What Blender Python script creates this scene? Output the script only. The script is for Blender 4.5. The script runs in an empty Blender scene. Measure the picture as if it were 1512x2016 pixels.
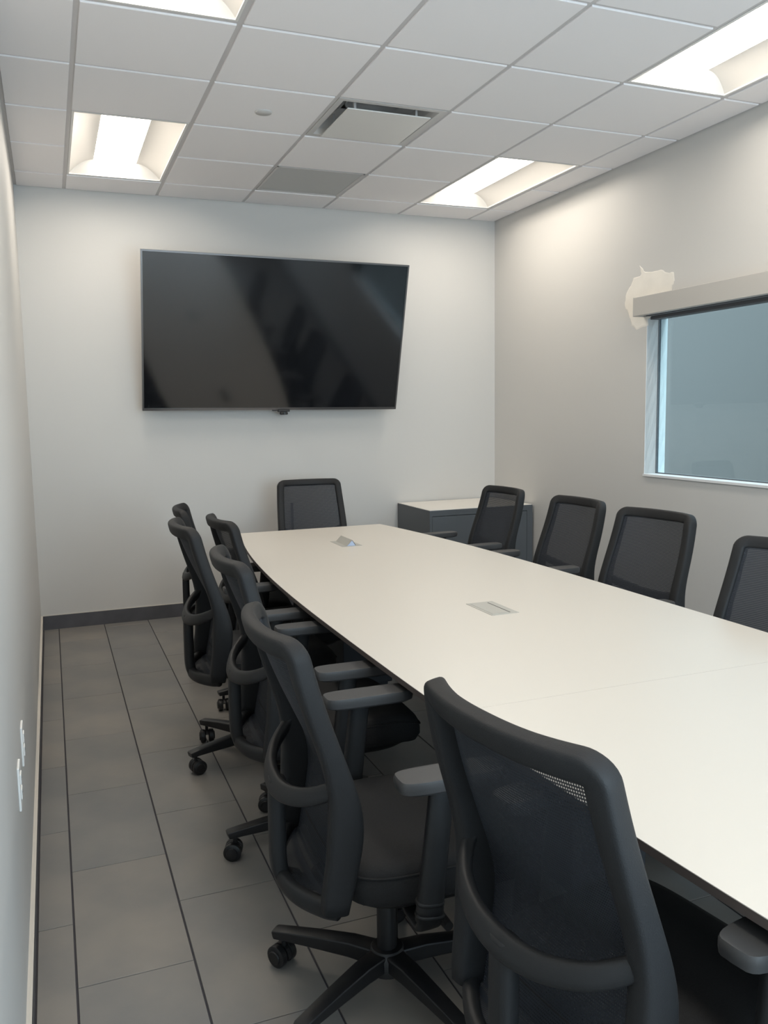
import bpy, bmesh, math, random
from math import sin, cos, pi, radians as R
from mathutils import Vector, Matrix
random.seed(7)
C = bpy.context.scene.collection
SC = bpy.context.scene

# ---------------------------------------------------------------- camera
cd = bpy.data.cameras.new('camera'); cam = bpy.data.objects.new('camera', cd); C.objects.link(cam)
cd.sensor_fit = 'HORIZONTAL'; cd.sensor_width = 36.0; cd.lens = 36.0*1663.05/1512.0
cd.clip_start = 0.02; cd.clip_end = 200
r_ = Vector((0.93003, -0.36715, -0.01546)); d_ = Vector((-0.05751, -0.10387, -0.99293)); f_ = Vector((0.36295, 0.92434, -0.11772))
mw = Matrix.Identity(4)
for i in range(3):
    mw[i][0] = r_[i]; mw[i][1] = -d_[i]; mw[i][2] = -f_[i]
mw[0][3], mw[1][3], mw[2][3] = 0.11634, -6.29966, 1.48988
cam.matrix_world = mw
SC.camera = cam

# ---------------------------------------------------------------- colour management, world, daylight
SC.view_settings.view_transform = 'Standard'
SC.view_settings.look = 'None'
SC.view_settings.gamma = 1.0
SC.view_settings.use_curve_mapping = False
SC.view_settings.exposure = 0.09
W = bpy.data.worlds.new('sky'); SC.world = W; W.use_nodes = True
bg = W.node_tree.nodes['Background']; bg.inputs[0].default_value = (0.60, 0.83, 1.0, 1); bg.inputs[1].default_value = 2.6   # bright overcast sky

LAMP = 17.0       # strength of the fluorescent lenses
def area(name, loc, rot, sx, sy, power, col):
    l = bpy.data.lights.new(name, 'AREA'); l.shape = 'RECTANGLE'; l.size = sx; l.size_y = sy
    l.energy = power; l.color = col
    o = bpy.data.objects.new(name, l); o.location = loc; o.rotation_euler = rot; C.objects.link(o); return o
# daylight entering through the glazing in the rear wall
area('daylight', (1.9, -7.9, 1.45), (R(90), 0, 0), 2.6, 2.2, 170, (0.79, 0.88, 1.0))
sun = bpy.data.lights.new('sun', 'SUN'); sun.energy = 5.0; sun.angle = R(6); sun.color = (0.62, 0.86, 1.0)
so = bpy.data.objects.new('sun', sun); C.objects.link(so)
so.rotation_euler = Vector((-.045, .93, -.36)).to_track_quat('-Z', 'Y').to_euler()

# ---------------------------------------------------------------- materials
def mat(name, col, rough=0.5, metal=0.0, spec=0.5, noise=0.0, nscale=8.0, col2=None, bump=0.0, bscale=200.0):
    m = bpy.data.materials.new(name); m.use_nodes = True; nt = m.node_tree; n = nt.nodes; L = nt.links
    b = n['Principled BSDF']; b.inputs['Roughness'].default_value = rough; b.inputs['Metallic'].default_value = metal
    b.inputs['Specular IOR Level'].default_value = spec
    b.inputs['Base Color'].default_value = (*col, 1)
    tc = n.new('ShaderNodeTexCoord')
    if noise > 0 or col2:
        t = n.new('ShaderNodeTexNoise'); t.inputs['Scale'].default_value = nscale; t.inputs['Detail'].default_value = 4
        L.new(tc.outputs['Object'], t.inputs['Vector'])
        rp = n.new('ShaderNodeValToRGB'); rp.color_ramp.elements[0].position = 0.35; rp.color_ramp.elements[1].position = 0.7
        c2 = col2 or tuple(c*(1-noise) for c in col)
        rp.color_ramp.elements[0].color = (*c2, 1); rp.color_ramp.elements[1].color = (*col, 1)
        L.new(t.outputs['Fac'], rp.inputs['Fac']); L.new(rp.outputs['Color'], b.inputs['Base Color'])
    if bump > 0:
        t = n.new('ShaderNodeTexNoise'); t.inputs['Scale'].default_value = bscale; t.inputs['Detail'].default_value = 3
        L.new(tc.outputs['Object'], t.inputs['Vector'])
        bp = n.new('ShaderNodeBump'); bp.inputs['Strength'].default_value = bump; bp.inputs['Distance'].default_value = 0.002
        L.new(t.outputs['Fac'], bp.inputs['Height']); L.new(bp.outputs['Normal'], b.inputs['Normal'])
    return m
def emis(name, col, s):
    m = bpy.data.materials.new(name); m.use_nodes = True; nt = m.node_tree; nt.nodes.clear()
    e = nt.nodes.new('ShaderNodeEmission'); e.inputs[0].default_value = (*col, 1); e.inputs[1].default_value = s
    o = nt.nodes.new('ShaderNodeOutputMaterial'); nt.links.new(e.outputs[0], o.inputs[0]); return m
def glass(name, tint=(0.9, 0.96, 0.97), refl=1.0):
    m = bpy.data.materials.new(name); m.use_nodes = True; nt = m.node_tree; nt.nodes.clear(); n = nt.nodes; L = nt.links
    t = n.new('ShaderNodeBsdfTransparent'); t.inputs[0].default_value = (*tint, 1)
    g = n.new('ShaderNodeBsdfGlossy'); g.inputs['Roughness'].default_value = 0.02
    lw = n.new('ShaderNodeLayerWeight'); lw.inputs['Blend'].default_value = .5
    pw = n.new('ShaderNodeMath'); pw.operation = 'POWER'; L.new(lw.outputs['Facing'], pw.inputs[0]); pw.inputs[1].default_value = 5.0
    f = n.new('ShaderNodeMath'); f.operation = 'MULTIPLY_ADD'; L.new(pw.outputs[0], f.inputs[0]); f.inputs[1].default_value = .6; f.inputs[2].default_value = .04
    mx = n.new('ShaderNodeMixShader'); o = n.new('ShaderNodeOutputMaterial')
    L.new(f.outputs[0], mx.inputs[0]); L.new(t.outputs[0], mx.inputs[1]); L.new(g.outputs[0], mx.inputs[2]); L.new(mx.outputs[0], o.inputs[0])
    return m
def mesh_fabric():
    # woven net: dark yarn with tiny holes in horizontal rows
    m = bpy.data.materials.new('chair_mesh_fabric'); m.use_nodes = True; nt = m.node_tree; nt.nodes.clear(); n = nt.nodes; L = nt.links
    tc = n.new('ShaderNodeTexCoord')
    sx = n.new('ShaderNodeSeparateXYZ'); L.new(tc.outputs['Object'], sx.inputs[0])
    def wave(sock, freq, ph=0.0):
        a = n.new('ShaderNodeMath'); a.operation = 'MULTIPLY'; L.new(sock, a.inputs[0]); a.inputs[1].default_value = freq
        s = n.new('ShaderNodeMath'); s.operation = 'SINE'; L.new(a.outputs[0], s.inputs[0])
        q = n.new('ShaderNodeMath'); q.operation = 'MULTIPLY_ADD'; L.new(s.outputs[0], q.inputs[0]); q.inputs[1].default_value = .5; q.inputs[2].default_value = .5
        return q.outputs[0]
    wz = wave(sx.outputs['Z'], 2*pi/0.0060); wy = wave(sx.outputs['Y'], 2*pi/0.0040)
    ml = n.new('ShaderNodeMath'); ml.operation = 'MULTIPLY'; L.new(wz, ml.inputs[0]); L.new(wy, ml.inputs[1])
    mp = n.new('ShaderNodeMapRange'); L.new(ml.outputs[0], mp.inputs['Value'])
    mp.inputs['From Min'].default_value = .25; mp.inputs['From Max'].default_value = .75
    mp.inputs['To Min'].default_value = 0.985; mp.inputs['To Max'].default_value = 0.62
    p = n.new('ShaderNodeBsdfPrincipled'); p.inputs['Base Color'].default_value = (0.016, 0.020, 0.028, 1); p.inputs['Roughness'].default_value = .75
    t = n.new('ShaderNodeBsdfTransparent'); mx = n.new('ShaderNodeMixShader'); o = n.new('ShaderNodeOutputMaterial')
    L.new(mp.outputs[0], mx.inputs[0]); L.new(t.outputs[0], mx.inputs[1]); L.new(p.outputs[0], mx.inputs[2]); L.new(mx.outputs[0], o.inputs[0])
    return m

M_wall = mat('wall_paint', (0.605, 0.595, 0.575), 0.55, bump=0.06, bscale=120)
M_filler = mat('spackle_white', (0.86, 0.82, 0.75), 0.8, noise=0.05, nscale=12)
M_tile_c = mat('ceiling_tile_white', (0.88, 0.86, 0.87), 0.9, bump=0.15, bscale=260)
M_grid = mat('ceiling_grid_grey', (0.62, 0.60, 0.60), 0.6)
M_white = mat('white_enamel', (0.78, 0.77, 0.75), 0.4)
M_vent = mat('vent_enamel', (0.60, 0.59, 0.58), 0.45)
M_dark = mat('duct_black', (0.02, 0.025, 0.035), 0.6)
M_return = mat('return_perforated_grey', (0.52, 0.53, 0.53), 0.7, bump=.3, bscale=400)
M_lens = emis('lamp_lens', (1.0, 0.91, 0.79), LAMP)
M_refl = mat('lamp_reflector', (0.68, 0.66, 0.63), 0.45)
M_grout = mat('grout_dark', (0.045, 0.043, 0.050), 0.9)
M_base = mat('base_tile_dark', (0.10, 0.10, 0.112), 0.5, noise=.25, nscale=9)
M_cream = mat('cream_caulk', (0.62, 0.58, 0.52), 0.6)
M_trim = mat('window_trim_white', (0.78, 0.79, 0.80), 0.45)
M_gasket = mat('gasket_dark', (0.10, 0.11, 0.12), 0.6)
M_outside = mat('render_grey_outside', (0.235, 0.20, 0.175), 0.8)
M_glass = glass('window_glass')
M_fascia = mat('valance_taupe', (0.50, 0.48, 0.45), 0.45)
M_roller = mat('roller_charcoal', (0.10, 0.10, 0.105), 0.6)
M_lam = mat('table_white_laminate', (0.655, 0.615, 0.555), 0.34, spec=.30)
M_edge = mat('table_edge_umber', (0.085, 0.070, 0.064), 0.5)
M_ped = mat('table_base_slate', (0.040, 0.046, 0.055), 0.5)
M_plate = mat('power_plate_grey', (0.43, 0.42, 0.385), 0.4)
M_slot = mat('slot_black', (0.02, 0.02, 0.02), 0.5)
M_blue = mat('power_face_blue_grey', (0.42, 0.50, 0.66), 0.4)
M_plast = mat('chair_plastic', (0.014, 0.0145, 0.0155), 0.48, spec=.38, bump=.12, bscale=700)
M_frame = mat('chair_back_knit_edge', (0.0155, 0.016, 0.0172), 0.58, spec=.32, bump=.25, bscale=500)
M_pad = mat('arm_pad_rubber', (0.046, 0.046, 0.047), 0.5, bump=.1, bscale=600)
M_seat = mat('seat_fabric', (0.016, 0.016, 0.017), 0.9, noise=.3, nscale=300, bump=.4, bscale=800)
M_base5 = mat('chair_base_black', (0.011, 0.011, 0.012), 0.42)
M_chrome = mat('caster_ring_grey', (0.18, 0.18, 0.18), 0.3, metal=.7)
M_mesh = mesh_fabric()
M_cab = mat('cabinet_grey_laminate', (0.085, 0.095, 0.105), 0.5)
M_cabtop = mat('cabinet_top_white', (0.78, 0.75, 0.70), 0.4)
M_screen = mat('tv_screen', (0.007, 0.008, 0.010), 0.09, spec=.72)
M_bezel = mat('tv_bezel_gunmetal', (0.16, 0.155, 0.155), 0.3, metal=.8)
M_tvback = mat('tv_back_black', (0.02, 0.02, 0.022), 0.6)
M_steel = mat('bracket_black_steel', (0.03, 0.03, 0.03), 0.4, metal=.6)
M_outlet = mat('outlet_white', (0.82, 0.82, 0.80), 0.35)
def floor_mats():
    out = []
    for k, (a, b) in enumerate([((0.235, 0.218, 0.198), (0.175, 0.172, 0.168)), ((0.215, 0.206, 0.194), (0.165, 0.164, 0.164)), ((0.250, 0.228, 0.203), (0.185, 0.178, 0.170))]):
        out.append(mat('floor_tile_slate_%s' % 'abc'[k], a, 0.42, spec=.4, nscale=3.2, col2=b, bump=.12, bscale=60))
    return out
M_floor = floor_mats()

# ---------------------------------------------------------------- mesh helpers
def mesh_from(verts, faces, name, mats, smooth=False, fm=None):
    me = bpy.data.meshes.new(name); me.from_pydata([tuple(v) for v in verts], [], faces)
    for m in (mats if isinstance(mats, (list, tuple)) else [mats]): me.materials.append(m)
    if fm:
        for p, i in zip(me.polygons, fm): p.material_index = i
    if smooth:
        for p in me.polygons: p.use_smooth = True
    me.update()
    bm = bmesh.new(); bm.from_mesh(me); bmesh.ops.recalc_face_normals(bm, faces=bm.faces)
    bm.to_mesh(me); bm.free()
    return me
class MB:
    def __init__(s): s.v = []; s.f = []; s.m = []
    def add(s, v, f, mi=0):
        o = len(s.v); s.v += [Vector(p) for p in v]; s.f += [tuple(i+o for i in q) for q in f]; s.m += [mi]*len(f); return s
    def box(s, a, b, mi=0):
        x0, y0, z0 = a; x1, y1, z1 = b
        v = [(x0,y0,z0),(x1,y0,z0),(x1,y1,z0),(x0,y1,z0),(x0,y0,z1),(x1,y0,z1),(x1,y1,z1),(x0,y1,z1)]
        return s.add(v, [(0,3,2,1),(4,5,6,7),(0,1,5,4),(1,2,6,5),(2,3,7,6),(3,0,4,7)], mi)
    def bbox(s, a, b, bv=0.004, mi=0):           # bevelled box
        bm = bmesh.new(); bmesh.ops.create_cube(bm, size=1)
        for v in bm.verts: v.co = Vector(((a[i]+b[i])/2 + v.co[i]*(b[i]-a[i]) for i in range(3)))
        bmesh.ops.bevel(bm, geom=list(bm.edges), offset=bv, segments=2, affect='EDGES', profile=.6)
        bm.verts.index_update(); s.add([v.co.copy() for v in bm.verts], [tuple(v.index for v in f.verts) for f in bm.faces], mi); bm.free(); return s
    def cyl(s, p, q, r, r2=None, n=20, mi=0):
        p = Vector(p); q = Vector(q); r2 = r if r2 is None else r2
        t = (q-p).normalized(); u = t.orthogonal().normalized(); w = t.cross(u)
        v = [p+(u*cos(2*pi*i/n)+w*sin(2*pi*i/n))*r for i in range(n)] + [q+(u*cos(2*pi*i/n)+w*sin(2*pi*i/n))*r2 for i in range(n)]
        f = [(i, (i+1) % n, n+(i+1) % n, n+i) for i in range(n)] + [tuple(range(n))[::-1], tuple(range(n, 2*n))]
        return s.add(v, f, mi)
    def lathe(s, prof, n=24, c=(0,0,0), ax='z', mi=0):
        c = Vector(c); v = []; 
        for (r, h) in prof:
            for i in range(n):
                a = 2*pi*i/n
                if ax == 'z': v.append(c+Vector((r*cos(a), r*sin(a), h)))
                elif ax == 'y': v.append(c+Vector((r*cos(a), h, r*sin(a))))
                else: v.append(c+Vector((h, r*cos(a), r*sin(a))))
        f = []
        for k in range(len(prof)-1):
            for i in range(n): f.append((k*n+i, k*n+(i+1) % n, (k+1)*n+(i+1) % n, (k+1)*n+i))
        f.append(tuple(range(n))[::-1]); f.append(tuple(range((len(prof)-1)*n, len(prof)*n)))
        return s.add(v, f, mi)
    def sweep(s, pts, sizes, ref, n=16, e=0.6, mi=0, cap=True):
        """rounded-rectangle tube; sizes = (width across, depth along ref) per point"""
        pts = [Vector(p) for p in pts]; N = len(pts); v = []
        for k, p in enumerate(pts):
            t = (pts[min(k+1, N-1)]-pts[max(k-1, 0)]).normalized()
            rf = Vector(ref[k] if isinstance(ref, list) else ref); d = (rf - t*rf.dot(t)).normalized(); b = t.cross(d)
            w, h = sizes[k] if isinstance(sizes, list) else sizes
            for i in range(n):
                a = 2*pi*i/n; ca, sa = cos(a), sin(a)
                v.append(p + b*(w/2*math.copysign(abs(ca)**e, ca)) + d*(h/2*math.copysign(abs(sa)**e, sa)))
        f = []
        for k in range(N-1):
            for i in range(n): f.append((k*n+i, k*n+(i+1) % n, (k+1)*n+(i+1) % n, (k+1)*n+i))
        if cap: f += [tuple(range(n))[::-1], tuple(range((N-1)*n, N*n))]
        return s.add(v, f, mi)
    def build(s, name, mats, parent=None, smooth=False, auto=None):
        me = mesh_from(s.v, s.f, name, mats, smooth, s.m)
        o = bpy.data.objects.new(name, me); C.objects.link(o)
        if parent: o.parent = parent
        if auto: me.set_sharp_from_angle(angle=R(auto))
        return o
def catmull(pts, k=6):
    pts = [Vector(p) for p in pts]; out = []
    P = [2*pts[0]-pts[1]] + pts + [2*pts[-1]-pts[-2]]
    for i in range(1, len(P)-2):
        for j in range(k):
            t = j/k; a, b, c, d = P[i-1], P[i], P[i+1], P[i+2]
            out.append(0.5*((2*b)+(c-a)*t+(2*a-5*b+4*c-d)*t*t+(3*b-a-3*c+d)*t**3))
    out.append(pts[-1]); return out
def empty(name, loc=(0,0,0), rz=0.0):
    o = bpy.data.objects.new(name, None); C.objects.link(o); o.location = loc; o.rotation_euler = (0, 0, rz); o.empty_display_size = .1; return o
def tag(o, label=None, cat=None, group=None, kind=None):
    if label: o['label'] = label
    if cat: o['category'] = cat
    if group: o['group'] = group
    if kind: o['kind'] = kind
    return o
def inst(src, name, loc, parent=None, rz=0.0):
    o = bpy.data.objects.new(name, src); C.objects.link(o); o.location = loc; o.rotation_euler = (0,0,rz)
    if parent: o.parent = parent
    return o
def st(o, label, ): return tag(o, label, None, None, 'structure')

# ---------------------------------------------------------------- room
XL, XR, YB, YF, H = -0.012, 3.602, 0.0, -7.6, 3.024
T = 0.6096; GX = 0.301; GY = -0.368            # ceiling grid origin
WY0, WY1, WZ0, WZ1 = -4.16, -1.94, 1.07, 2.13  # opening in the right wall
WT = 0.155                                     # wall thickness

fl = MB().box((XL-.1, YF-.1, -0.12), (XR+.16, YB+.1, -0.0035)).build('floor', M_grout)
st(fl, 'floor of dark slate-look rectangular tiles with darker grout lines')
TW, TL = 0.3050, 0.612
tile_mesh = {}
def floor_tile(x0, x1, y0, y1):
    w, l = round(x1-x0, 4), round(y1-y0, 4); gx, gy = .0028, .0013
    mi = random.randrange(3); key = (w, l, mi)
    if key not in tile_mesh:
        b = MB(); c = .0008
        a0, a1, b0, b1 = -w/2+gx, w/2-gx, -l/2+gy, l/2-gy
        v = [(a0,b0,-.0034),(a1,b0,-.0034),(a1,b1,-.0034),(a0,b1,-.0034),(a0,b0,-c),(a1,b0,-c),(a1,b1,-c),(a0,b1,-c),(a0+c,b0+c,0),(a1-c,b0+c,0),(a1-c,b1-c,0),(a0+c,b1-c,0)]
        b.add(v, [(0,1,5,4),(1,2,6,5),(2,3,7,6),(3,0,4,7),(4,5,9,8),(5,6,10,9),(6,7,11,10),(7,4,8,11),(8,9,10,11)])
        tile_mesh[key] = mesh_from(b.v, b.f, 'tile', M_floor[mi])
    o = bpy.data.objects.new('tile', tile_mesh[key]); C.objects.link(o); o.parent = fl
    o.location = ((x0+x1)/2, (y0+y1)/2, 0)
ci = 0
xs = [0.0] + [0.100+TW*k for k in range(12)]; xs = [x for x in xs if x < XR] + [XR]
for i in range(len(xs)-1):
    off = -4.086 if i % 2 == 1 else -4.086+TL/2
    y = off + TL*math.ceil((YF-off)/TL) - TL
    while y < YB:
        y0, y1 = max(y, YF), min(y+TL, YB)
        if y1-y0 > .02: floor_tile(xs[i], xs[i+1], y0, y1)
        y += TL

st(MB().box((XL-.16, YB, -.1), (XR+.16, YB+.12, H+.2)).build('wall_back', M_wall), 'far pale grey painted wall behind the television')
st(MB().box((XL-.12, YF-.1, -.1), (XL, YB, H+.2)).build('wall_left', M_wall), 'pale grey painted wall close along the left edge')
wr = MB()
wr.box((XR, YF-.1, -.1), (XR+WT, YB+.12, WZ0)); wr.box((XR, YF-.1, WZ1), (XR+WT, YB+.12, H+.2))
wr.box((XR, YF-.1, WZ0), (XR+WT, WY0, WZ1)); wr.box((XR, WY1, WZ0), (XR+WT, YB+.12, WZ1))
wall_r = st(wr.build('wall_right', M_wall), 'grey painted right wall with the interior window opening')
# rear wall (behind the camera) with glazing
rw = MB(); gx0, gx1, gz0, gz1 = 0.7, 3.1, .35, 2.6
rw.box((XL-.12, YF-.12, -.1), (gx0, YF, H+.2)); rw.box((gx1, YF-.12, -.1), (XR+.16, YF, H+.2))
rw.box((gx0, YF-.12, -.1), (gx1, YF, gz0)); rw.box((gx0, YF-.12, gz1), (gx1, YF, H+.2))
st(rw.build('wall_rear', M_wall), 'pale wall behind the camera with wide glazing')
w2 = st(MB().box((gx0, YF-.08, gz0), (gx1, YF-.07, gz1)).build('window_2', M_glass), 'wide glass pane in the rear wall')
fr = MB()
for x in (gx0, (gx0+gx1)/2-.025, gx1-.05): fr.box((x, YF-.1, gz0), (x+.05, YF-.05, gz1))
fr.box((gx0, YF-.1, gz0), (gx1, YF-.05, gz0+.05)); fr.box((gx0, YF-.1, gz1-.05), (gx1, YF-.05, gz1))
fr.build('window_frame', M_gasket, w2)

# baseboards
def baseboard(name, x0, y0, x1, y1, label, cream=.0):
    b = MB(); b.box((x0, y0, -.003), (x1, y1, .098)); return st(b.build(name, M_base), label)
bb = baseboard('baseboard_back', 0, -.012, XR, 0, 'dark tile baseboard along the far wall')
MB().box((0, -.006, .098), (XR, 0, .102)).build('caulk_line', M_cream, bb)
bl = baseboard('baseboard_left', XL, YF, -.002, -.012, 'dark tile baseboard along the left wall topped by a cream edge')
t_ = MB().box((XL, YF, .098), (-.006, -.012, .104)).box((XL, YF, .098), (0.0, -.012, .1005)); t_.build('edge_strip', M_cream, bl)
baseboard('baseboard_right', XR-.012, YF, XR, -.012, 'dark tile baseboard along the right wall')

# ceiling: slab, grid, tiles
ce = st(MB().box((XL-.16, YF-.12, H+.16), (XR+.16, YB+.12, H+.26)).build('ceiling', M_tile_c), 'suspended ceiling of white square lay-in tiles')
cols = [XL] + [GX+T*k for k in range(6)] + [XR]
rows = []
k = -12
while GY+T*k < YB:
    if GY+T*k > YF: rows.append(GY+T*k)
    k += 1
rows = [YF]+rows+[YB]
for x in cols[1:-1]:
    MB().box((x-.012, YF, H), (x+.012, YB, H+.03)).build('main_runner', M_grid, ce)
tee_cells = [(cols[i], cols[i+1], y) for y in rows[1:-1] for i in range(len(cols)-1)]
ta = MB().box((XL, YF, H), (XL+.02, YB, H+.03)).box((XR-.02, YF, H), (XR, YB, H+.03)).box((XL, YB-.02, H-.0003), (XR, YB, H+.03)).box((XL, YF, H-.0003), (XR, YF+.02, H+.03))
ta.build('wall_angle', M_grid, ce)
lights_cells = []
def ri(j): return GY + T*j     # row line j (0 = nearest the far wall)
special = {}
for lx in (0, 4):
    for j0 in (-2, -6, -10):
        lights_cells.append((GX+T*lx, ri(j0)))
        for jj in (0, 1): special[(round(GX+T*lx, 3), round(ri(j0)+T*jj, 3))] = 'light'
special[(round(GX+T*2, 3), round(ri(-3), 3))] = 'vent'
special[(round(GX+T*2, 3), round(ri(-1), 3))] = 'return'
tees = {}
for (x0, x1, y) in tee_cells:
    if special.get((round(x0, 3), round(y, 3))) == 'light' and special.get((round(x0, 3), round(y-T, 3))) == 'light' and any(abs(y-(ly+T)) < .01 for lx, ly in lights_cells if abs(lx-x0) < .01): continue
    w = round(x1-x0-.024, 4)
    if w not in tees:
        b = MB().box((-w/2, -.012, 0), (w/2, .012, .03)); tees[w] = mesh_from(b.v, b.f, 'cross_tee', M_grid)
    inst(tees[w], 'cross_tee', ((x0+x1)/2, y, H+.0004), ce)
ct = {}
for i in range(len(cols)-1):
    for j in range(len(rows)-1):
        x0, x1, y0, y1 = cols[i], cols[i+1], rows[j], rows[j+1]
        if (round(x0, 3), round(y0, 3)) in special: continue
        if y1-y0 < .03: continue
        g = .0115; ex0 = g if i else .018; ex1 = g if i < len(cols)-2 else .018; ey0 = g if j else .018; ey1 = g if j < len(rows)-2 else .018
        w, l = (x1-ex1)-(x0+ex0), (y1-ey1)-(y0+ey0); key = (round(w, 3), round(l, 3))
        if key not in ct:
            b = MB(); dz = -.007; c = .002
            v = [(-w/2,-l/2,.02),(w/2,-l/2,.02),(w/2,l/2,.02),(-w/2,l/2,.02)] + [(-w/2,-l/2,dz+c),(w/2,-l/2,dz+c),(w/2,l/2,dz+c),(-w/2,l/2,dz+c)] + [(-w/2+c,-l/2+c,dz),(w/2-c,-l/2+c,dz),(w/2-c,l/2-c,dz),(-w/2+c,l/2-c,dz)]
            b.add(v, [(0,1,5,4),(1,2,6,5),(2,3,7,6),(3,0,4,7),(4,5,9,8),(5,6,10,9),(6,7,11,10),(7,4,8,11),(8,9,10,11),(0,3,2,1)])
            ct[key] = mesh_from(b.v, b.f, 'ceiling_tile', M_tile_c)
        o = bpy.data.objects.new('ceiling_tile', ct[key]); C.objects.link(o); o.parent = ce
        o.location = ((x0+ex0+x1-ex1)/2, (y0+ey0+y1-ey1)/2, H)

# ---------------------------------------------------------------- ceiling fixtures
LW, LL = T-.026, 2*T-.026
def troffer(x, y, label):
    t = tag(empty('ceiling_light', (x+T/2, y+T, H)), label, 'ceiling light', 'recessed ceiling light fixtures')
    fr = MB(); a, b, w = LW/2, LL/2, .012
    fr.box((-a, -b, -.003), (-a+w, b, .03)); fr.box((a-w, -b, -.003), (a, b, .03)); fr.box((-a+w, -b, -.003), (a-w, -b+w, .03)); fr.box((-a+w, b-w, -.003), (a-w, b, .03))
    fr.build('frame', M_white, t)
    # curved side reflectors rising from the frame towards the central lens
    ax, ly = a-w, b-w; lw = .130
    for s in (-1, 1):
        v = []; n = 10
        for k in range(n+1):
            u = k/n; xx = s*(ax + (lw-ax)*u); zz = .004 + .078*sin(u*pi/2)**.9
            v += [(xx, -ly, zz), (xx, ly, zz)]
        MB().add(v, [(2*k, 2*k+1, 2*k+3, 2*k+2) for k in range(n)]).build('reflector', M_refl, t, smooth=True)
    for s in (-1, 1):
        v = [(-ax, s*ly, .001), (ax, s*ly, .001), (ax, s*(ly-.05), .085), (-ax, s*(ly-.05), .085)]
        MB().add(v, [(0, 1, 2, 3)]).build('end_plate', M_refl, t)
    v = []; n = 10
    for k in range(n+1):
        u = -1+2*k/n; v += [(lw*u, -ly+.03, .082-.022*(1-u*u)), (lw*u, ly-.03, .082-.022*(1-u*u))]
    MB().add(v, [(2*k, 2*k+1, 2*k+3, 2*k+2) for k in range(n)]).build('lens', M_lens, t, smooth=True)
    MB().box((-a, -b, .09), (a, b, .13)).build('housing', M_white, t)
lab = {(0, -2): 'recessed fluorescent ceiling light at upper left nearest the television wall', (4, -2): 'recessed fluorescent ceiling light at right nearest the television wall',
       (0, -6): 'recessed fluorescent ceiling light cut off by the top edge of the photo', (4, -6): 'recessed fluorescent ceiling light at the upper right corner above the window wall',
       (0, -10): 'recessed fluorescent ceiling light behind the camera on the left', (4, -10): 'recessed fluorescent ceiling light behind the camera on the right'}
for (lx, j0), l in lab.items(): troffer(GX+T*lx, ri(j0), l)

# square plaque diffuser
vx, vy = GX+T*2.5, ri(-3)+T/2
vt = tag(empty('ceiling_vent', (vx, vy, H)), 'square white plaque air diffuser with dark duct opening above its plate', 'vent')
a = T/2-.013
fr = MB(); 
def ring(b, r0, z0, r1, z1):
    v = [(-r0,-r0,z0),(r0,-r0,z0),(r0,r0,z0),(-r0,r0,z0),(-r1,-r1,z1),(r1,-r1,z1),(r1,r1,z1),(-r1,r1,z1)]
    b.add(v, [(i, (i+1) % 4, 4+(i+1) % 4, 4+i) for i in range(4)])
ring(fr, a, -.004, a-.03, -.004); ring(fr, a, -.004, a, .02); ring(fr, a-.03, -.004, a-.05, .022); ring(fr, a-.05, .022, a-.075, .075); ring(fr, a-.075, .075, .14, .105)
fr.build('housing', M_vent, vt)
MB().lathe([(.14, .13), (.14, .10)], 28).build('duct_opening', M_dark, vt)
MB().lathe([(.15, .12), (.142, .096), (.15, .09), (.156, .096)], 28).build('duct_collar', M_vent, vt, smooth=True)
MB().bbox((-.228, -.228, -.026), (.228, .228, -.020), .002).build('plaque', M_white, vt)
for s in (-1, 1):
    for q in (-1, 1): MB().box((s*.17-.006, q*.17-.006, -.02), (s*.17+.006, q*.17+.006, .08)).build('hanger', M_vent, vt)
# return grille
rg = tag(empty('return_grille', (vx, ri(-1)+T/2, H)), 'flat grey return-air panel in the ceiling beyond the plaque diffuser', 'grille')
MB().bbox((-a, -a, -.003), (a, a, .02), .002).build('panel', M_return, rg)
f2 = MB()
for s in (-1, 1): f2.box((s*a-.006*(1+s), -a, -.005), (s*a+.006*(1-s), a, -.003)); f2.box((-a, s*a-.006*(1+s), -.005), (a, s*a+.006*(1-s), -.003))
f2.build('frame', M_grid, rg)
sp = tag(MB().lathe([(.040, -.002), (.044, -.006), (.041, -.011), (.0, -.0115)][::-1], 32).build('sprinkler_cover', M_vent, None, smooth=True), 'small round grey sprinkler cover plate in a ceiling tile', 'sprinkler')
sp.location = (1.226, -1.88, H-.001)

# ---------------------------------------------------------------- right window
w1 = st(empty('window_1', (XR, (WY0+WY1)/2, WZ0)), 'white trimmed interior window in the right wall')
def child(o, p):
    o.parent = p; o.location = o.location - p.location; return o
cy, cz = (WY0+WY1)/2, WZ0
def wb(name, a, b, m): 
    return MB().box((a[0]-XR, a[1]-cy, a[2]-cz), (b[0]-XR, b[1]-cy, b[2]-cz)).build(name, m, w1)
gx = XR+.090
wb('glass_pane', (gx, WY0, WZ0+.012), (gx+.006, WY1, WZ1), M_glass)
wb('jamb', (XR-.002, WY1, WZ0-.004), (XR+WT, WY1+.004, WZ1), M_trim)
wb('jamb', (XR-.002, WY0-.004, WZ0-.004), (XR+WT, WY0, WZ1), M_trim)
wb('sill', (XR-.012, WY0-.004, WZ0-.008), (XR+WT, WY1+.004, WZ0+.006), M_trim)
wb('head', (XR, WY0-.004, WZ1), (XR+WT, WY1+.004, WZ1+.004), M_trim)
g_ = MB()
for (x0, x1) in ((gx-.006, gx), (gx+.006, gx+.011)):
    for (p, q) in (((WY1-.006, WZ0), (WY1, WZ1)), ((WY0, WZ0), (WY0+.006, WZ1)), ((WY0, WZ0), (WY1, WZ0+.012))):
        g_.box((x0-XR, p[0]-cy, p[1]-cz), (x1-XR, q[0]-cy, q[1]-cz))
g_.build('gasket', M_gasket, w1)
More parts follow.
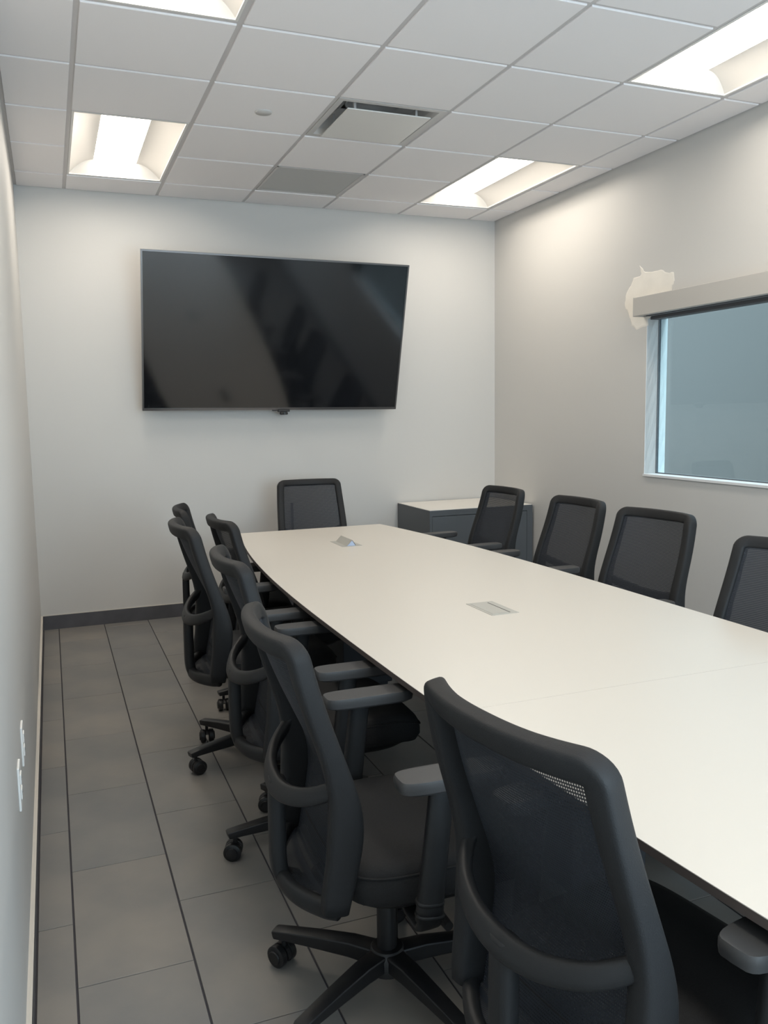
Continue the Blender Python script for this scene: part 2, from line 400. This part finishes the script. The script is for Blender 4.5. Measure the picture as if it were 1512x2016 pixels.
# beyond the glass: a rendered wall across a narrow open court
st(MB().box((6.6, -14, -1), (6.8, 8, 3.2)).build('wall_court', M_outside), 'plain grey rendered wall seen through the window')
st(MB().box((3.8, -14, -.4), (6.6, 8, -.3)).build('floor_court', M_outside), 'paved strip between the room and the grey wall outside')

st(MB().box((-1.5, -9.4, -.4), (3.72, -9.2, 7.0)).build('wall_sun_block', M_outside), 'unseen plain grey wall added behind the rear glazing to block the sun')  # unseen slab, added to keep the sun from entering the rear glazing
# roller shade valance
va = tag(empty('roller_shade', (XR, -3.0, 2.05)), 'taupe roller shade valance across the top of the window', 'window shade')
vb = lambda n, a, b, m, bv=.002: MB().bbox((a[0]-XR, a[1]+3.0, a[2]-2.05), (b[0]-XR, b[1]+3.0, b[2]-2.05), bv).build(n, m, va)
vb('fascia', (3.516, -4.30, 2.052), (3.524, -1.908, 2.163), M_fascia)
vb('end_cap', (3.516, -1.912, 2.050), (XR, -1.905, 2.165), M_fascia)
vb('end_cap', (3.516, -4.308, 2.050), (XR, -4.300, 2.165), M_fascia)
vb('top_cover', (3.520, -4.30, 2.158), (XR, -1.908, 2.164), M_fascia)
vb('bottom_lip', (3.520, -4.30, 2.050), (3.548, -1.908, 2.056), M_fascia)
vb('back_plate', (3.594, -4.30, 2.050), (XR, -1.908, 2.163), M_fascia)
MB().cyl((3.568-XR, -4.29+3, .045), (3.568-XR, -1.93+3, .045), .021).build('roller_tube', M_roller, va, smooth=True, auto=40)
vb('hem_bar', (3.556, -4.26, 2.046), (3.586, -1.98, 2.060), M_roller)
wb('head_channel', (XR+.02, WY0+.002, 2.032), (XR+.085, WY1-.002, WZ1-.002), M_roller)

# spackle patch, part of the right wall
pp = [(-1.712,2.16),(-1.729,2.221),(-1.772,2.262),(-1.796,2.305),(-1.858,2.306),(-1.872,2.323),(-1.853,2.374),(-1.886,2.347),(-1.905,2.326),(-2.011,2.315),(-2.057,2.315),(-2.114,2.289),(-2.169,2.283),(-2.178,2.234),(-2.158,2.208),(-2.153,2.165),(-2.075,2.108),(-1.944,2.033),(-1.946,1.994),(-1.88,1.989),(-1.831,1.982),(-1.786,2.01),(-1.772,2.051),(-1.746,2.101),(-1.717,2.136)]
pts = []
for i, p in enumerate(pp):
    q = pp[(i+1) % len(pp)]
    for t in (0, .33, .66):
        j = .004 if t else 0
        pts.append((p[0]+(q[0]-p[0])*t+random.uniform(-j, j), p[1]+(q[1]-p[1])*t+random.uniform(-j, j)))
n = len(pts); cyy = sum(p[0] for p in pts)/n; czz = sum(p[1] for p in pts)/n
v = [(XR, y, z) for y, z in pts] + [(XR-.0018, cyy+(y-cyy)*.96, czz+(z-czz)*.96) for y, z in pts]
MB().add(v, [(i, (i+1) % n, n+(i+1) % n, n+i) for i in range(n)] + [tuple(range(n, 2*n))]).build('spackle_patch', M_filler, wall_r)

# ---------------------------------------------------------------- television
tv = tag(empty('television', (1.696, -.263, 2.045)), 'large dark flat television tilted down on the far wall', 'television')
tv.rotation_euler = (R(15.2), 0.007, 0.003)
TWd, TH = 1.920/2, 1.090/2
# local: +x right, -y towards room, z up
b = MB(); w = .011
b.box((-TWd, -.012, TH-w), (TWd, .012, TH)); b.box((-TWd, -.012, -TH), (TWd, .012, -TH+.018)); b.box((-TWd, -.012, -TH+.018), (-TWd+w, .012, TH-w)); b.box((TWd-w, -.012, -TH+.018), (TWd, .012, TH-w))
b.build('bezel', M_bezel, tv)
MB().box((-TWd+w, -.009, -TH+.018), (TWd-w, .004, TH-w)).build('screen', M_screen, tv)
MB().bbox((-TWd+.01, .004, -TH+.01), (TWd-.01, .032, TH-.01), .006).bbox((-.62, .02, -.40), (.62, .060, .30), .012).build('back_cover', M_tvback, tv)
MB().box((-.03, -.014, -TH-.006), (.03, .004, -TH)).build('sensor_bar', M_tvback, tv)
mt = tag(empty('wall_mount', (1.696, 0, 2.0)), 'black steel tilting bracket holding the television to the wall', 'bracket')
MB().bbox((-.35, -.02, -.16), (.35, 0, .16), .004).build('wall_plate', M_steel, mt)
for s in (-.2, .2): MB().box((s-.012, -.155, .02), (s+.012, -.02, .06)).build('tilt_arm', M_steel, mt)
wc = tag(empty('webcam', (1.748, -.128, 1.506)), 'small black video camera clipped under the lower edge of the television', 'webcam')
MB().bbox((-.044, -.020, -.004), (.044, .016, .012), .004).build('bracket', M_tvback, wc)
MB().bbox((-.028, -.026, -.026), (.028, .014, -.004), .008).build('body', M_tvback, wc)
MB().cyl((0, -.034, -.014), (0, -.022, -.014), .010).build('lens', M_screen, wc)

# strip on the wall behind the head chair
cv = tag(MB().bbox((-.009, -.018, -.105), (.009, 0, .105), .004).build('cable_cover', M_tvback), 'narrow black upright strip on the far wall behind the head chair', 'cable cover')
cv.location = (1.824, 0, .70)

# ---------------------------------------------------------------- cabinet
CX0, CX1, CD, CH = 2.705, 3.585, .62, .757
cb = tag(empty('storage_cabinet', ((CX0+CX1)/2, -CD/2-.013, 0)), 'low grey laminate storage cabinet with white top in the far right corner', 'cabinet')
hw, hd = (CX1-CX0)/2, CD/2
b = MB(); b.box((-hw, -hd, 0), (-hw+.02, hd, CH-.022)); b.box((hw-.02, -hd, 0), (hw, hd, CH-.022)); b.box((-hw+.02, hd-.01, .0), (hw-.02, hd, CH-.022)); b.box((-hw+.02, -hd+.03, 0), (hw-.02, hd-.01, .069)); b.box((-hw+.02, -hd+.022, .07), (hw-.02, hd-.01, CH-.046)); b.box((-hw+.02, -hd, CH-.045), (hw-.02, hd-.01, CH-.022))
b.build('body', M_cab, cb)
MB().bbox((-hw-.001, -hd-.001, CH-.022), (hw+.001, hd, CH-.003), .0008).build('top_edge', M_cab, cb)
MB().box((-hw+.004, -hd+.004, CH-.003), (hw-.004, hd, CH)).build('top_panel', M_cabtop, cb)
for x0, x1 in ((-hw+.022, -.002), (.002, hw-.05)):
    d = MB().bbox((x0, -hd, .075), (x1, -hd+.02, CH-.050), .0015).build('door', M_cab, cb)
    xh = x1-.03 if x0 < -.1 else x0+.03
    MB().cyl((xh, -hd-.022, .40), (xh, -hd-.022, .52), .005).cyl((xh, -hd-.022, .41), (xh, -hd, .41), .004).cyl((xh, -hd-.022, .51), (xh, -hd, .51), .004).build('handle', M_steel, d)
MB().box((hw-.048, -hd, .0), (hw-.02, -hd+.02, CH-.045)).build('filler_strip', M_cab, cb)

# ---------------------------------------------------------------- outlets on the left wall
def outlet(y, z, label):
    o = tag(empty('wall_outlet', (XL, y, z)), label, 'outlet', 'white outlets low on the left wall')
    MB().bbox((0, -.036, -.058), (.006, .036, .058), .0025).build('cover_plate', M_outlet, o)
    for s in (-1, 1):
        k = MB().bbox((.005, -.017, s*.02-.014), (.009, .017, s*.02+.014), .003).build('socket', M_outlet, o)
        MB().box((.0088, -.008, s*.02-.005), (.0093, -.006, s*.02+.005)).box((.0088, .006, s*.02-.004), (.0093, .008, s*.02+.004)).build('slot', M_slot, k)
outlet(-3.70, .545, 'white duplex outlet on the left wall, farther from the camera')
outlet(-3.98, .535, 'white duplex outlet on the left wall, nearer the camera')

# ---------------------------------------------------------------- conference table
TY0, TY1, CXT = -6.46, -1.035, 1.652
SEAM = -4.459
def hwid(y): return .652 - .205*(abs(y+3.75)/2.71)**2.6
def hwr(y): return .652 - .150*(abs(y+3.75)/2.71)**3.0
def slab(y0, y1, name, parent, ins0, ins1, z0, z1, n=28, mats=None):
    ys = [y0+(y1-y0)*i/n for i in range(n+1)]
    ring0 = [(CXT-hwid(y)+ins0, y) for y in ys] + [(CXT+hwr(y)-ins0, y) for y in ys[::-1]]
    ring1 = [(CXT-hwid(y)+ins1, y) for y in ys] + [(CXT+hwr(y)-ins1, y) for y in ys[::-1]]
    N = len(ring0); v = [(x, y, z1) for x, y in ring0] + [(x, y, z0) for x, y in ring1]
    f = [tuple(range(N))] + [tuple(range(N, 2*N))[::-1]] + [(i, (i+1) % N, N+(i+1) % N, N+i) for i in range(N)]
    return MB().add(v, f).build(name, mats, parent)
tb = tag(empty('conference_table', (0, 0, 0)), 'long boat-shaped conference table with white laminate top and dark edge', 'table')
for (y0, y1) in ((SEAM+.0006, TY1), (TY0, SEAM-.0006)):
    slab(y0, y1, 'top_panel', tb, 0, 0, .7385, .740, mats=M_lam)
    slab(y0, y1, 'edge_band', tb, 0, 0, .722, .7384, mats=M_edge)
    slab(y0, y1, 'underside_bevel', tb, 0, .022, .708, .722, mats=M_edge)
rp_ = [(CXT-hwid(y)+.25, y, .640) for y in [-6.2+.25*k for k in range(15)]]
MB().sweep(rp_, (.030, .134), (0, 0, 1), n=8, e=.3).build('frame_rail', M_ped, tb)
MB().box((CXT-.10, -6.2, .655), (CXT+.10, -1.3, .708)).build('frame_rail', M_ped, tb)
for (y0, y1) in ((-2.12, -1.50), (-4.25, -3.45), (-6.05, -5.35)):
    MB().bbox((CXT-.14, y0, 0.02), (CXT+.14, y1, .655), .006).box((CXT-.12, y0+.02, 0), (CXT+.12, y1-.02, .02)).build('pedestal', M_ped, tb)
# table power boxes
pb = tag(empty('table_power_box', (1.668, -1.742, .740)), 'flip-up power box open as a small tent near the far end of the table', 'power box')
MB().bbox((-.060, -.112, 0), (.060, .112, .0015), .0006).build('plate', M_plate, pb)
v = [(-.030, -.10, .001), (.026, -.10, .001), (0.004, -.10, .034), (-.030, .10, .001), (.026, .10, .001), (0.004, .10, .034)]
MB().add(v, [(0, 2, 5, 3), (1, 4, 5, 2), (3, 5, 4)]).build('lid', M_plate, pb)
v = [(-.027, -.098, .0015), (.023, -.098, .0015), (0.0035, -.098, .031)]
MB().add(v+[(x, y+.004, z) for x, y, z in v], [(0, 1, 2), (3, 5, 4), (0, 3, 4, 1), (1, 4, 5, 2), (2, 5, 3, 0)]).build('power_face', M_blue, pb)
pb2 = tag(empty('table_power_box', (1.647, -3.512, .740)), 'closed flush grey power box with a thin black slot in mid table', 'power box')
MB().bbox((-.057, -.105, 0), (.057, .105, .0014), .0006).build('plate', M_plate, pb2)
MB().bbox((-.046, -.090, .0012), (.022, .090, .0024), .0006).build('lid', M_plate, pb2)
MB().box((.026, -.088, .0012), (.030, .085, .0018)).build('slot', M_slot, pb2)

# ---------------------------------------------------------------- task chair
PROF = [(.385, -.168), (.42, -.161), (.455, -.153), (.53, -.137), (.594, -.131), (.66, -.146), (.731, -.171), (.832, -.206), (.913, -.229), (.975, -.243), (1.012, -.252)]
def fx(z):                                        # front of the back frame at height z
    for (z0, x0), (z1, x1) in zip(PROF, PROF[1:]):
        if z <= z1: return x0+(x1-x0)*(z-z0)/(z1-z0)
    return PROF[-1][1]
def sfx(z): return (fx(z-.03)+fx(z)*2+fx(z+.03))/4 if .42 < z < .98 else fx(z)
def hy(z):                                        # half width to rail centre
    t = (z-.385)/(1.0-.385)
    return .214 + .014*sin(pi*min(1, max(0, t))**.9) - .006*t
def dep(z): return .048 + .030*math.exp(-((z-.57)/.11)**2) + .014*math.exp(-((z-.42)/.08)**2)
def superloop(a, b, n, e, cx=0, cy=0):
    out = []
    for i in range(n):
        t = 2*pi*i/n; c, s = cos(t), sin(t)
        out.append((cx+a*math.copysign(abs(c)**e, c), cy+b*math.copysign(abs(s)**e, s)))
    return out
def make_chair():
    root = empty('office_chair')
    # ---- back frame: two rails and the padded top bar in one closed sweep
    ptsL, sz = [], []
    zs = [.385+.0275*i for i in range(22)]        # up to .9625
    for z in zs: ptsL.append(Vector((sfx(z)-dep(z)/2, hy(z), z))); sz.append((.046+.006*math.exp(-((z-.55)/.13)**2), dep(z)))
    zt = .9885; cr = .027; hh = hy(.96); bowx = lambda y: -.024-.046*(1-min(1, (y/hh))**2.4)
    zc0 = .9625
    for k in range(1, 9):
        a = k/8*pi/2
        z = zc0+(zt-zc0)*sin(a); y = hh-cr*(1-cos(a)); ptsL.append(Vector((fx(z)+bowx(y), y, z))); sz.append((.046+.002*k/8, .048-.008*k/8))
    top = []
    for k in range(1, 15):
        y = (hh-cr)*(1-k/14); top.append(Vector((fx(zt)+bowx(y), y, zt)))
    half = ptsL + top; hs = sz + [(.048, .040-.004*min(1, k/5)) for k in range(len(top))]
    full = half + [Vector((p.x, -p.y, p.z)) for p in half[:-1][::-1]]
    fs = hs + hs[:-1][::-1]
    ref = []
    for k, p in enumerate(full):
        z = p.z; dx = sfx(min(z+.01, 1.0))-sfx(max(z-.01, .39)); n = Vector((1, 0, -dx/.02)).normalized()
        ref.append(tuple(n + Vector((0, -.22*(p.y/.2)*max(0, (z-.7)/.3), 0))))
    MB().sweep(full, fs, ref, n=20, e=.5).build('back_frame', M_frame, root, smooth=True)
    # ---- mesh panel
    v = []; nz, ny = 42, 14
    for z, q in ((.378, 1.0), (.381, .5)):
        for j in range(ny+1):
            u = -1+2*j/ny; xf = sfx(.388)-.020; v.append((xf+((-.252+.055*abs(u)**2.2)-xf)*q, (hy(.388)-.004)*u, z))
    for i in range(nz-1):
        z = .388 + (.975-.388)*i/(nz-2); h = hy(z)-.004
        for j in range(ny+1):
            u = -1+2*j/ny
            bow = (.010 + .042*max(0, (z-.62)/.36))*(1-u*u)
            v.append((sfx(z)-.010-bow, h*u, z))
    MB().add(v, [(i*(ny+1)+j, i*(ny+1)+j+1, (i+1)*(ny+1)+j+1, (i+1)*(ny+1)+j) for i in range(nz) for j in range(ny)]).build('back_mesh', M_mesh, root, smooth=True)
    # ---- lumbar hoop, spine and lower yoke behind the back
    hp = [(-.180, .220, .680), (-.204, .208, .662), (-.244, .160, .636), (-.272, .085, .616), (-.281, 0, .609)]
    hp = hp + [(x, -y, z) for x, y, z in hp[:-1][::-1]]
    hc = catmull(hp, 6); n = len(hc)
    su = [(.036+.014*(1-abs(2*k/(n-1)-1)), .028) for k in range(n)]
    rf = [tuple(Vector((-p.x*0-.6-.0, p.y*3.0, .25)).normalized()*-1) for p in hc]
    sup = MB().sweep(hc, su, rf, n=14, e=.75)
    sp_ = catmull([(-.274, 0, .620), (-.277, 0, .57), (-.278, 0, .48), (-.277, 0, .41), (-.266, 0, .370), (-.230, 0, .352)], 5)
    sup.sweep(sp_, (.052, .040), (1, 0, .15), n=14, e=.6)
    lp = [(-.190, .212, .384), (-.218, .180, .380), (-.258, .10, .376), (-.272, 0, .374)]
    lp = lp + [(x, -y, z) for x, y, z in lp[:-1][::-1]]
    lc = catmull(lp, 6)
    sup.sweep(lc, (.046, .032), [tuple((Vector((-.6, p.y*2.5, 0)).normalized()*-1)) for p in lc], n=14, e=.7)
    sup.build('back_support', M_plast, root, smooth=True)
    # yoke from the spine forward under the seat
    yk = catmull([(-.245, 0, .352), (-.19, 0, .338), (-.10, 0, .345), (-.02, 0, .345)], 5)
    MB().sweep(yk, (.060, .028), (0, 0, 1), n=12, e=.6).build('back_yoke', M_plast, root, smooth=True)
    # ---- seat cushion
    N = 48; layers = [(.90, .372), (.955, .378), (.985, .395), (1.0, .418), (1.0, .440), (.985, .458), (.955, .468), (.90, .474), (.75, .478), (.5, .477), (.2, .475)]
    v = []; 
    for s, z in layers:
        for (x, y) in superloop(.250*s + (0 if s > .9 else 0), .250*s, N, .42, .078, 0):
            drop = .9*max(0, x-.20)**2*3.2
            dish = -.006*math.exp(-((x-.02)**2+y*y)/.03) if z > .47 else 0
            v.append((x, y, z-drop*(1 if z > .40 else .55)+dish))
    f = [(k*N+i, k*N+(i+1) % N, (k+1)*N+(i+1) % N, (k+1)*N+i) for k in range(len(layers)-1) for i in range(N)] + [tuple(range(N))[::-1], tuple(range((len(layers)-1)*N, len(layers)*N))]
    seat = MB().add(v, f).build('seat', M_seat, root, smooth=True)
    lp = [(x, y, .452-.9*max(0, x-.20)**2*3.2) for x, y in superloop(.2505, .2505, 64, .42, .078, 0)]
    MB().sweep(lp+[lp[0]], (.005, .005), (0, 0, 1), n=6, e=1, cap=False).build('piping', M_seat, seat, smooth=True)
    v = []
    for s, z in ((.60, .335), (.80, .345), (.88, .362), (.90, .376)):
        for (x, y) in superloop(.250*s, .250*s, 32, .5, .07, 0): v.append((x, y, z-(.9*max(0, x-.20)**2*1.5)))
    MB().add(v, [(k*32+i, k*32+(i+1) % 32, (k+1)*32+(i+1) % 32, (k+1)*32+i) for k in range(3) for i in range(32)] + [tuple(range(32))[::-1]]).build('seat_pan', M_plast, root, smooth=True)
    # ---- tilt mechanism with levers
    m = MB().bbox((-.085, -.060, .275), (.115, .060, .342), .014)
    m.build('tilt_mechanism', M_plast, root)
    lv = MB().cyl((.05, -.05, .318), (.06, -.225, .312), .006).cyl((.058, -.195, .313), (.061, -.255, .311), .013, .011)
    lv.build('height_lever', M_plast, root, smooth=True, auto=40)
    lv = MB().cyl((-.02, .05, .318), (-.03, .205, .312), .006).cyl((-.03, .19, .312), (-.032, .25, .310), .014, .012)
    lv.build('tilt_lever', M_plast, root, smooth=True, auto=40)
    # ---- gas column
    MB().lathe([(.022, .055), (.0255, .075), (.0255, .228), (.022, .240)], 24).lathe([(.0155, .235), (.0155, .30)], 20).build('gas_column', M_base5, root, smooth=True, auto=45)
    # ---- arms
    for s in (-1, 1):
        br = catmull([(.02, s*.10, .333), (.01, s*.19, .328), (.005, s*.262, .335), (.0, s*.288, .372)], 5)
        am = MB().sweep(br, [(.070-.012*k/15, .022) for k in range(len(br))], [(0, 0, 1)]*6+[(0, -s*.3, 1)]*3+[(0, -s, .6)]*(len(br)-9), n=12, e=.6)
        am.sweep([(-.002, s*.288, .365), (0, s*.289, .40), (.006, s*.290, .46), (.018, s*.290, .56), (.030, s*.289, .66), (.036, s*.287, .678)],
                 [(.064, .040), (.062, .040), (.060, .038), (.058, .036), (.058, .034), (.064, .034)], (0, 1, 0), n=14, e=.7)
        arm = am.build('armrest', M_plast, root, smooth=True)
        for zc, w in ((.378, .068), (.408, .066)):
            MB().sweep([(-.001, s*.2885, zc-.004), (0, s*.2885, zc+.004)], (w, .045), (0, 1, 0), n=14, e=.7).build('collar', M_plast, arm, smooth=True)
        v = []; pn = 28; LY = [(.90, .672), (.985, .677), (1.0, .688), (1.0, .698), (.975, .7035), (.93, .704), (.7, .704)]
        for q, z in LY:
            for (x, y) in superloop(.130*q+.004*(q-1), .043*q, pn, .42, .056, s*.284): v.append((x, y, z))
        MB().add(v, [(k*pn+i, k*pn+(i+1) % pn, (k+1)*pn+(i+1) % pn, (k+1)*pn+i) for k in range(len(LY)-1) for i in range(pn)] + [tuple(range(pn))[::-1], tuple(range((len(LY)-1)*pn, len(LY)*pn))]).build('arm_pad', M_pad, arm, smooth=True, auto=32)
    # ---- five-star base: an inner pivot is not needed, legs are re-aimed per chair
    MB().lathe([(.034, .055), (.052, .062), (.054, .105), (.040, .122)], 28).build('base_hub', M_base5, root, smooth=True, auto=45)
    for k in range(5):
        lg = MB().sweep([(.025, 0, .094), (.10, 0, .099), (.20, 0, .096), (.28, 0, .092), (.322, 0, .089), (.326, 0, .088)],
                        [(.056, .046), (.050, .044), (.044, .036), (.040, .028), (.038, .024), (.034, .020)], (0, 0, 1), n=16, e=.3)
        leg = lg.build('base_leg', M_base5, root, smooth=True, auto=28); leg['ang'] = k
    for k in range(5):
        cs = MB().cyl((0, 0, .054), (0, 0, .082), .007)
        hd = [(x, z) for x, z in [(.030*cos(a), .029+.030*sin(a)) for a in [pi*j/12 for j in range(-1, 11)]]]
        vv = []
        for (x, z) in hd: vv += [(x-.008, -.006, z), (x-.008, .006, z)]
        cs.add(vv+[(-.008, -.006, .029), (-.008, .006, .029)], [(2*j, 2*j+1, 2*j+3, 2*j+2) for j in range(len(hd)-1)] + [tuple(range(0, 2*len(hd), 2)) + (2*len(hd),), tuple(range(1, 2*len(hd), 2))[::-1] + (2*len(hd)+1,)][:2])
        cs.lathe([(.0175, -.003), (.019, 0), (.0175, .003)], 20, (-.008, .031, .030), 'y').lathe([(.0175, -.003), (.019, 0), (.0175, .003)], 20, (-.008, -.031, .030), 'y')
        c_ = cs.build('caster', M_base5, root); c_['ang'] = k
        for s in (-1, 1):
            wv = MB().lathe([(.008, -.011), (.024, -.0115), (.0295, -.008), (.030, 0), (.0295, .008), (.024, .0115), (.008, .011)], 24, (-.008, s*.0185, .030), 'y')
            wl = wv.build('wheel', M_base5, c_, smooth=True, auto=50)
    return root
def aim_base(root, a0, seed):
    rnd = random.Random(seed)
    for ch in root.children:
        if ch.name.startswith('base_leg'): ch.rotation_euler = (0, 0, a0+2*pi*ch['ang']/5)
        if ch.name.startswith('caster'):
            a = a0+2*pi*ch['ang']/5; ch.location = (.300*cos(a), .300*sin(a), 0); ch.rotation_euler = (0, 0, rnd.uniform(0, 2*pi))
def raise_chair(root, dz, az=0):       # gas lift: everything above the base moves
    for ch in root.children:
        if not ch.name.startswith(('base_leg', 'caster', 'base_hub', 'gas_column')): ch.location.z = dz + (az if ch.name.startswith('armrest') else 0)
def copy_tree(o, parent=None):
    c = o.copy(); C.objects.link(c); c.parent = parent
    for ch in list(o.children): copy_tree(ch, c)
    return c
proto = make_chair()
# x, y, heading (deg), lift, base angle (deg, world), label
CH = [
 (.852, -4.400, -1.5, 0.0, 138, -.002, 'black mesh office chair at left, second nearest the camera, arms and base showing'),
 (1.045, -5.110, 8.0, 0.0, 20, -.008, 'black mesh office chair nearest the camera, its back filling the lower right'),
 (.920, -3.575, -1.8, .026, 112, -.030, 'black mesh office chair at left, third nearest the camera'),
 (.890, -2.760, -0.3, .036, 127, -.040, 'black mesh office chair at left, its back edge-on, closest to the wall'),
 (1.160, -2.110, 3.0, -.030, 185, 0, 'black mesh office chair tucked at the left side behind the edge-on one'),
 (1.080, -1.410, -9.0, -.045, 134, 0, 'farthest black mesh office chair of the left row, mostly hidden by others'),
 (1.822, -.690, -95.0, 0.0, 30, -.045, 'black mesh office chair at the head of the table below the television'),
 (2.560, -1.520, 182.0, -.02, 10, 0, 'black mesh office chair in front of the storage cabinet'),
 (2.475, -2.468, 180.5, 0.0, 40, 0, 'black mesh office chair on the right side, second from the cabinet'),
 (2.462, -3.148, 187.0, 0.0, 0, -.04, 'black mesh office chair on the right side below the window corner'),
 (2.260, -4.130, 188.0, 0.0, 25, 0, 'black mesh office chair at right cut off by the photo edge'),
]
for i, (x, y, hd, dz, ba, az, label) in enumerate(CH):
    o = proto if i == 0 else copy_tree(proto)
    o.location = (x, y, 0); o.rotation_euler = (0, 0, R(hd)); tag(o, label, 'chair', 'black mesh office chairs around the table')
    raise_chair(o, dz, az); aim_base(o, R(ba-hd), i)
for o in C.objects:
    if 'ang' in o.keys(): del o['ang']
